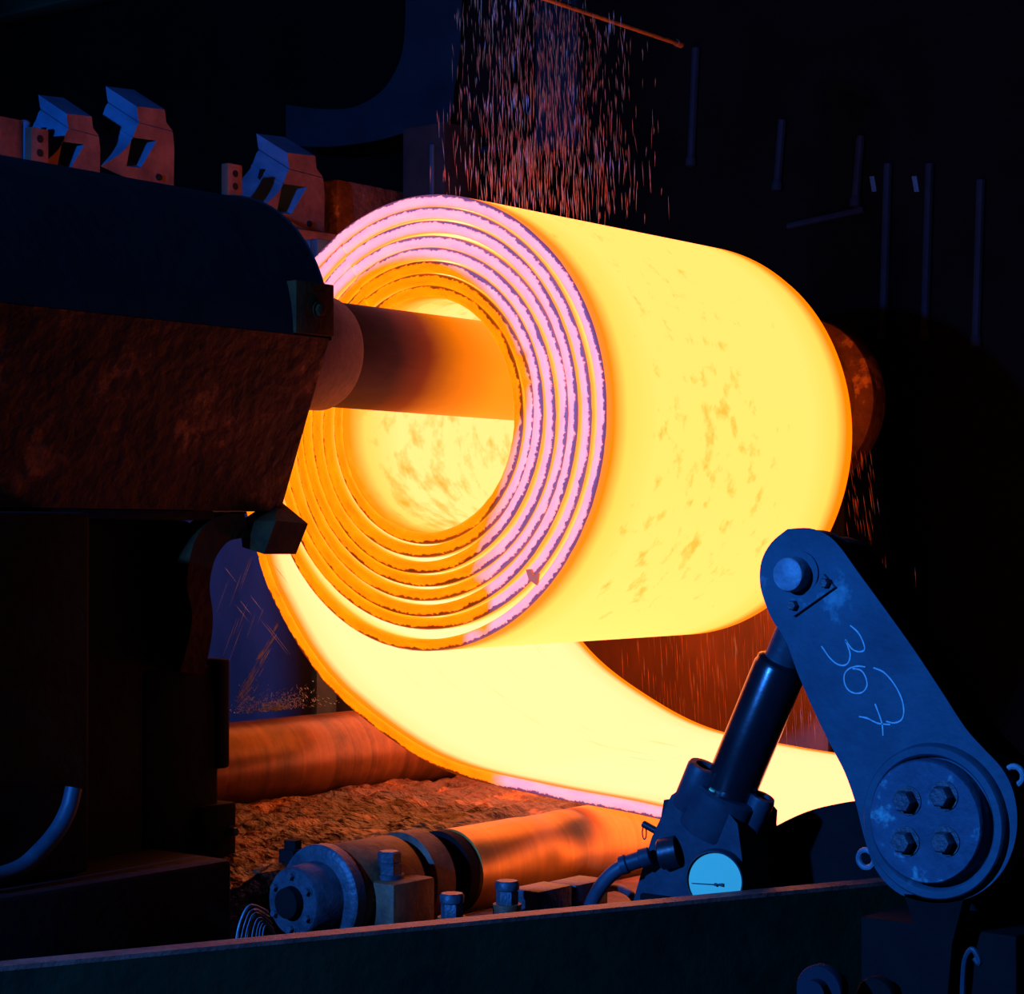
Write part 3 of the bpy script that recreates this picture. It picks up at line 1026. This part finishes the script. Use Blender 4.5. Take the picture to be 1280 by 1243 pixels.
hk = [at(x, y, Y=-1.35) for x, y in [(1203, 1262), (1204, 1222), (1207, 1198), (1215, 1187), (1222, 1196), (1224, 1205), (1218, 1198)]]
bm = B(); tube(bm, smooth_path(hk, 5), .008, 8)
tag(link('hook', bm, M_cylbody), 'small bent hook hanging low at the right edge', 'hook')

# ------------------------------------------------------------------ overhead spray pipe and water
SX = -.05
pe, ps_ = at(850, 55, X=SX), at(640, -16, X=SX)
sp = thing('spray_pipe', 'thin rusty spray pipe above the coil', 'pipe', (SX, pe.y, pe.z))
bm = B(); tube(bm, [pe + (ps_ - pe) * k / 6 for k in range(10)], .012, 10)
link('pipe', bm, M_rust_mid, sp)
bm = B(); cyl(bm, pe + Vector((0, .01, 0)), pe + Vector((0, -.03, 0)), .018, 12)
link('end_plug', bm, M_rust_mid, sp)


def streaks(name, gen, label, n, mat=M_water):
    bm = B()
    for i in range(n):
        p, d, L, r = gen(i)
        d = d.normalized()
        _, u, v = frame(p, p + d)
        a = [bm.verts.new(p + (u * math.cos(k * 2.0944) + v * math.sin(k * 2.0944)) * r + d * L * .35) for k in range(3)]
        t, b_ = bm.verts.new(p), bm.verts.new(p + d * L)
        for k in range(3):
            bm.faces.new((t, a[k], a[(k + 1) % 3]))
            bm.faces.new((b_, a[(k + 1) % 3], a[k]))
    return tag(link(name, bm, mat, None, 0), label, 'water', kind='stuff')


def curtain(i):
    # falls from the pipe onto the top of the coil, drifting
    y = RND.gauss(.75, .33) if i % 3 else RND.uniform(-.05, 1.35)
    y = min(y, 1.5)
    if y < .30:
        y = RND.uniform(.30, 1.2)
    top = pe.z + (ps_.z - pe.z) * (pe.y - y) / (pe.y - ps_.y)
    z = .93 + (top - .95) * RND.random() ** 1.1
    fall = (top - z)
    x = SX + RND.gauss(0, .05 + .10 * fall)
    y2 = y + RND.gauss(0, .03 + .06 * fall)
    L = RND.uniform(.025, .085) * (1 + .8 * fall)
    return Vector((x, y2, z + L)), Vector((RND.gauss(0, .05), RND.gauss(0.04, .05), -1)), L, RND.uniform(.0010, .0021)


streaks('water_curtain', curtain, 'falling water drops between the spray pipe and the coil', 1500)


def drip(i):
    x = RND.uniform(-.6, .9); y = RND.uniform(2.0, 2.5)
    L = RND.uniform(.06, .22)
    return Vector((x, y, RND.uniform(-1.35, -.55))), Vector((.05, 0.02, -1)), L, RND.uniform(.001, .0022)


streaks('water_drips', drip, 'thin water streaks falling behind the far end of the coil', 420)


def drip2(i):
    f = RND.random()
    p = at(1062 + 30 * f + RND.gauss(0, 6), 560 + 110 * RND.random(), Y=2.2)
    L = RND.uniform(.05, .16)
    return p, Vector((.16, 0, -1)), L, RND.uniform(.001, .002)


streaks('water_runoff', drip2, 'few reddish streaks running off the right side of the coil', 40)


def jet(i):
    if i < 60:
        f = RND.random()
        p = at(350 - 48 * f + RND.gauss(0, 2 + 3 * f), 778 + 95 * f, X=-.9)
        return p, Vector((-.35, -.45, -1)), RND.uniform(.03, .09), .0018
    if i < 80:
        p = at(RND.uniform(275, 345), RND.uniform(690, 790), X=-.9)
        return p, Vector((0.5, .6, -1)) if i % 2 else Vector((-.2, -.3, -1)), RND.uniform(.06, .22), .0012
    a = RND.uniform(0, math.pi)
    k = abs(RND.gauss(0, .11))
    p = at(340, 889, X=-.76) + Vector((.02, math.cos(a) * k * 1.6, math.sin(a) * k * .45))
    return p, Vector((RND.gauss(0, 1), RND.gauss(0, 1), RND.random() + .3)), RND.uniform(.006, .022), .0016


streaks('water_splash', jet, 'pale spray splashing on the rear roller at left', 900, M_mist)

# ------------------------------------------------------------------ background machinery, upper left
BX = -2.2


def bracket(px, py, label, s=1.0):
    """cast bracket with a hollow curved flank and a slanted window; (px, py) is the top corner of its cap"""
    def q(dx, dy):
        return at(px + dx * s, py + dy * s, X=BX)
    t = thing('cast_bracket', label, 'bracket', q(20, 100), 'cast brackets')
    flank = smooth_path([q(-46, 74), q(-24, 60), q(-9, 44), q(-1, 24)], 5)
    sweep = Vector((-.23, 0, .13)) * s
    slot = [q(-14, 74), q(-7, 38), q(24, 42), q(4, 76)]
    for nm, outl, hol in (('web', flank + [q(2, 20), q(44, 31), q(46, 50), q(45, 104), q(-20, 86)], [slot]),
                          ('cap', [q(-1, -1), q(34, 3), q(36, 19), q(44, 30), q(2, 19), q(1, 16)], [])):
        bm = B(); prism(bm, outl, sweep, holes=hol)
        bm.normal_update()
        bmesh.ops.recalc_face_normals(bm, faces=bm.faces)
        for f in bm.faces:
            f.material_index = 0 if f.normal.x > .8 else 1  # coil glow and blue lamp light painted in by which way faces turn
        link(nm, bm, None, t, 25, [M_bgred, M_bgbluelit])
    bm = B(); prism(bm, [v + sweep * .6 for v in (q(-18, 76), q(-9, 34), q(28, 38), q(8, 80))], (-.02, 0, 0))
    link('window_back', bm, M_soot, t, 25)
    c = q(26, 88)
    bm = B(); cyl(bm, c, c + Vector((.012, 0, 0)), .016, 12)
    link('bolt', bm, M_soot, t)
    return t


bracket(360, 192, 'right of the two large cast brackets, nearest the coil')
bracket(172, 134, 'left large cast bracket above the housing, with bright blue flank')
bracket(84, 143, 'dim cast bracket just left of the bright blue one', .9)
for (px, py, lab) in ((294, 232, 'perforated bar beside the bracket nearest the coil'), (50, 190, 'perforated bar at the far left by the red plate')):
    c = at(px, py, X=BX + .05)
    t = thing('perforated_bar', lab, 'bar', c - Vector((0, 0, .12)), 'perforated bars')
    bm = B(); box(bm, c + Vector((-.05, -.05, -.12)), c + Vector((.0, .05, .11)), .004)
    link('bar', bm, M_bgred, t)
    for k in range(3):
        bm = B(); cyl(bm, c + Vector((-.002, 0, -.07 + .065 * k)), c + Vector((.003, 0, -.07 + .065 * k)), .018, 12)
        link('hole', bm, M_soot, t)
c = at(12, 185, X=BX)
bm = B(); box(bm, c + Vector((-.05, -.35, -.15)), c + Vector((0, .08, .14)), .006)
tag(link('red_plate', bm, M_bgred), 'plain reddish plate at the left edge', 'plate')
c = at(34, 185, X=BX)
bm = B(); cyl(bm, c + Vector((-.02, 0, -.12)), c + Vector((-.02, 0, .13)), .028, 16, .01)
tag(link('blue_post', bm, M_bgbluelit), 'short post with blue light beside the reddish plate', 'post')
# small blue stops on the ledge
for i, (px, py, lab) in enumerate([(14, 229, 'leftmost small stop block on the ledge'), (46, 229, 'second small stop block from the left on the ledge'),
                                   (108, 229, 'third small stop block from the left on the ledge'), (168, 230, 'small stop block under the bright blue bracket')]):
    c = at(px, py, X=BX + .12)
    bm = B(); box(bm, c + Vector((-.06, -.03, -.10)), c + Vector((.03, .03, .012)), .004)
    tag(link('stop_block', bm, M_bgbluelit), lab, 'block', 'stop blocks')
# ledge carrying them
la, lb = at(-40, 232, X=BX + .15), at(430, 297, X=BX + .15)
bm = B()
prism(bm, [(BX + .15, la.y, la.z), (BX + .15, lb.y, lb.z), (BX + .15, lb.y, lb.z - .4), (BX + .15, la.y, la.z - .4)], (-.6, 0, 0), bev=.01)
tag(link('bracket_ledge', bm, M_bgred), 'reddish ledge carrying the cast brackets', 'ledge')
sw = [at(x, y, X=BX + .1) for x, y in [(243, 262), (262, 247), (300, 250), (345, 268), (402, 296), (398, 312), (330, 285)]]
bm = B(); prism(bm, sw, (-.1, 0, 0))
tag(link('guide_shoe', bm, M_bgred, None, 25), 'pointed red shoe below the bracket nearest the coil', 'guide')
# wall of rough castings behind the coil's left shoulder
c = at(440, 240, X=-2.3)
bm = B(); box(bm, Vector((c.x - .3, c.y - .12, -3.3)), c + Vector((0, .7, .06)), .02)
tag(link('rough_casting', bm, M_rust_dark), 'rough rusty casting behind the coil shoulder', 'casting')
c = at(395, 325, X=-1.38)
bm = B(); box(bm, Vector((c.x - .02, c.y - .02, -3.3)), c + Vector((.03, .12, .10)), .008); box(bm, Vector((c.x - .25, c.y - .02, c.z - .1)), c + Vector((-.02, .12, .10)), .008)
tag(link('guide_post', bm, M_cylbody), 'blue lit post top touching the coil outline at upper left', 'post')

# big curved duct
dp = [at(x, y, Y=3.6) for x, y in [(360, 135), (400, 140), (440, 138), (475, 120), (497, 90), (508, 50), (510, -20)]]
dp2 = [at(x, y, Y=3.6) for x, y in [(575, -20), (572, 60), (565, 110), (558, 150), (520, 158), (470, 172), (410, 180), (360, 178)]]
bm = B(); prism(bm, smooth_path(dp, 5) + smooth_path(dp2, 5), (0, .55, 0), bev=.02)
tag(link('curved_frame', bm, M_bgblue, None, 30), 'dark blue curved machine frame left of the water', 'machine frame')
ap = at(530, 205, Y=2.3)
pt = thing('frame_post', 'dark brown post between the brackets and the water', 'post', (ap.x, ap.y, ap.z - 1))
bm = B(); box(bm, Vector((ap.x - .16, ap.y, -3.3)), ap + Vector((.15, .3, .22)), .01)
link('post', bm, M_bgdark, pt)
bm = B(); box(bm, ap + Vector((.055, -.02, -.2)), ap + Vector((.085, .0, .1)), .005)
link('edge_strip', bm, M_cylbody, pt)
ap = at(695, 105, Y=4.05)
bm = B(); box(bm, ap + Vector((-.17, 0, -.42)), ap + Vector((.16, .11, .8)), .01)
tag(link('wall_cabinet', bm, M_bgblue), 'upright dark blue cabinet seen through the falling water', 'cabinet')
ap = at(605, 187, Y=4.05)
bm = B(); box(bm, ap + Vector((-.17, 0, -.02)), ap + Vector((.17, .11, .02)), .006)
tag(link('cross_bar', bm, M_bgblue), 'short level bar left of the blue cabinet', 'bar')

# hanging rods in the dark at the right
for (px, y0, y1, lab) in [(870, 60, 195, 'hanging rod nearest the water curtain'), (978, 150, 225, 'second hanging rod right of the water, short'),
                          (1076, 170, 245, 'third hanging rod right of the water'), (1110, 205, 410, 'long hanging rod above the lever arm, left of a pair'),
                          (1162, 205, 410, 'long hanging rod above the lever arm, right of a pair'), (1226, 225, 420, 'hanging rod nearest the right edge')]:
    a, b_ = at(px, y0, Y=4.125), at(px - 6, y1, Y=4.125)
    bm = B(); tube(bm, [a, (a + b_) / 2, b_], .024, 8)
    lathe(bm, b_, b_ - a, [(0, .024), (.02, .034), (.06, .034), (.07, .01)], 10)
    tag(link('hanging_rod', bm, M_bgblue), lab, 'rod', 'hanging rods')
for px, lab in ((1091, 'left pale tag on the dark wall at right'), (1144, 'right pale tag on the dark wall at right')):
    a = at(px, 230, Y=4.14)
    bm = B(); prism(bm, [a + Vector((-.022, 0, .045)), a + Vector((.008, 0, .045)), a + Vector((.024, 0, -.045)), a + Vector((-.006, 0, -.045))], (0, .012, 0))
    tag(link('metal_tag', bm, M_arm), lab, 'tag', 'pale tags')
a, b_ = at(985, 283, Y=4.13), at(1080, 262, Y=4.13)
bm = B(); tube(bm, [a, b_], .02, 8)
tag(link('slanted_pipe', bm, M_bgblue), 'faint slanted pipe between the hanging rods', 'pipe')

# overhead girder at the top of the view
ga, gb_ = at(-80, 40, Y=3.95), at(440, 70, Y=3.95)
g = thing('roof_girder', 'grey green roof girder along the top left', 'girder', (ga + gb_) / 2)
bm = B(); box(bm, (ga.x, 4.05, ga.z), (gb_.x, 4.15, ga.z + 1.0), .01)
link('web', bm, M_girder, g)
bm = B(); box(bm, (ga.x, 3.9, ga.z - .03), (gb_.x, 4.15, ga.z), .005)
link('bottom_flange', bm, M_girder, g)
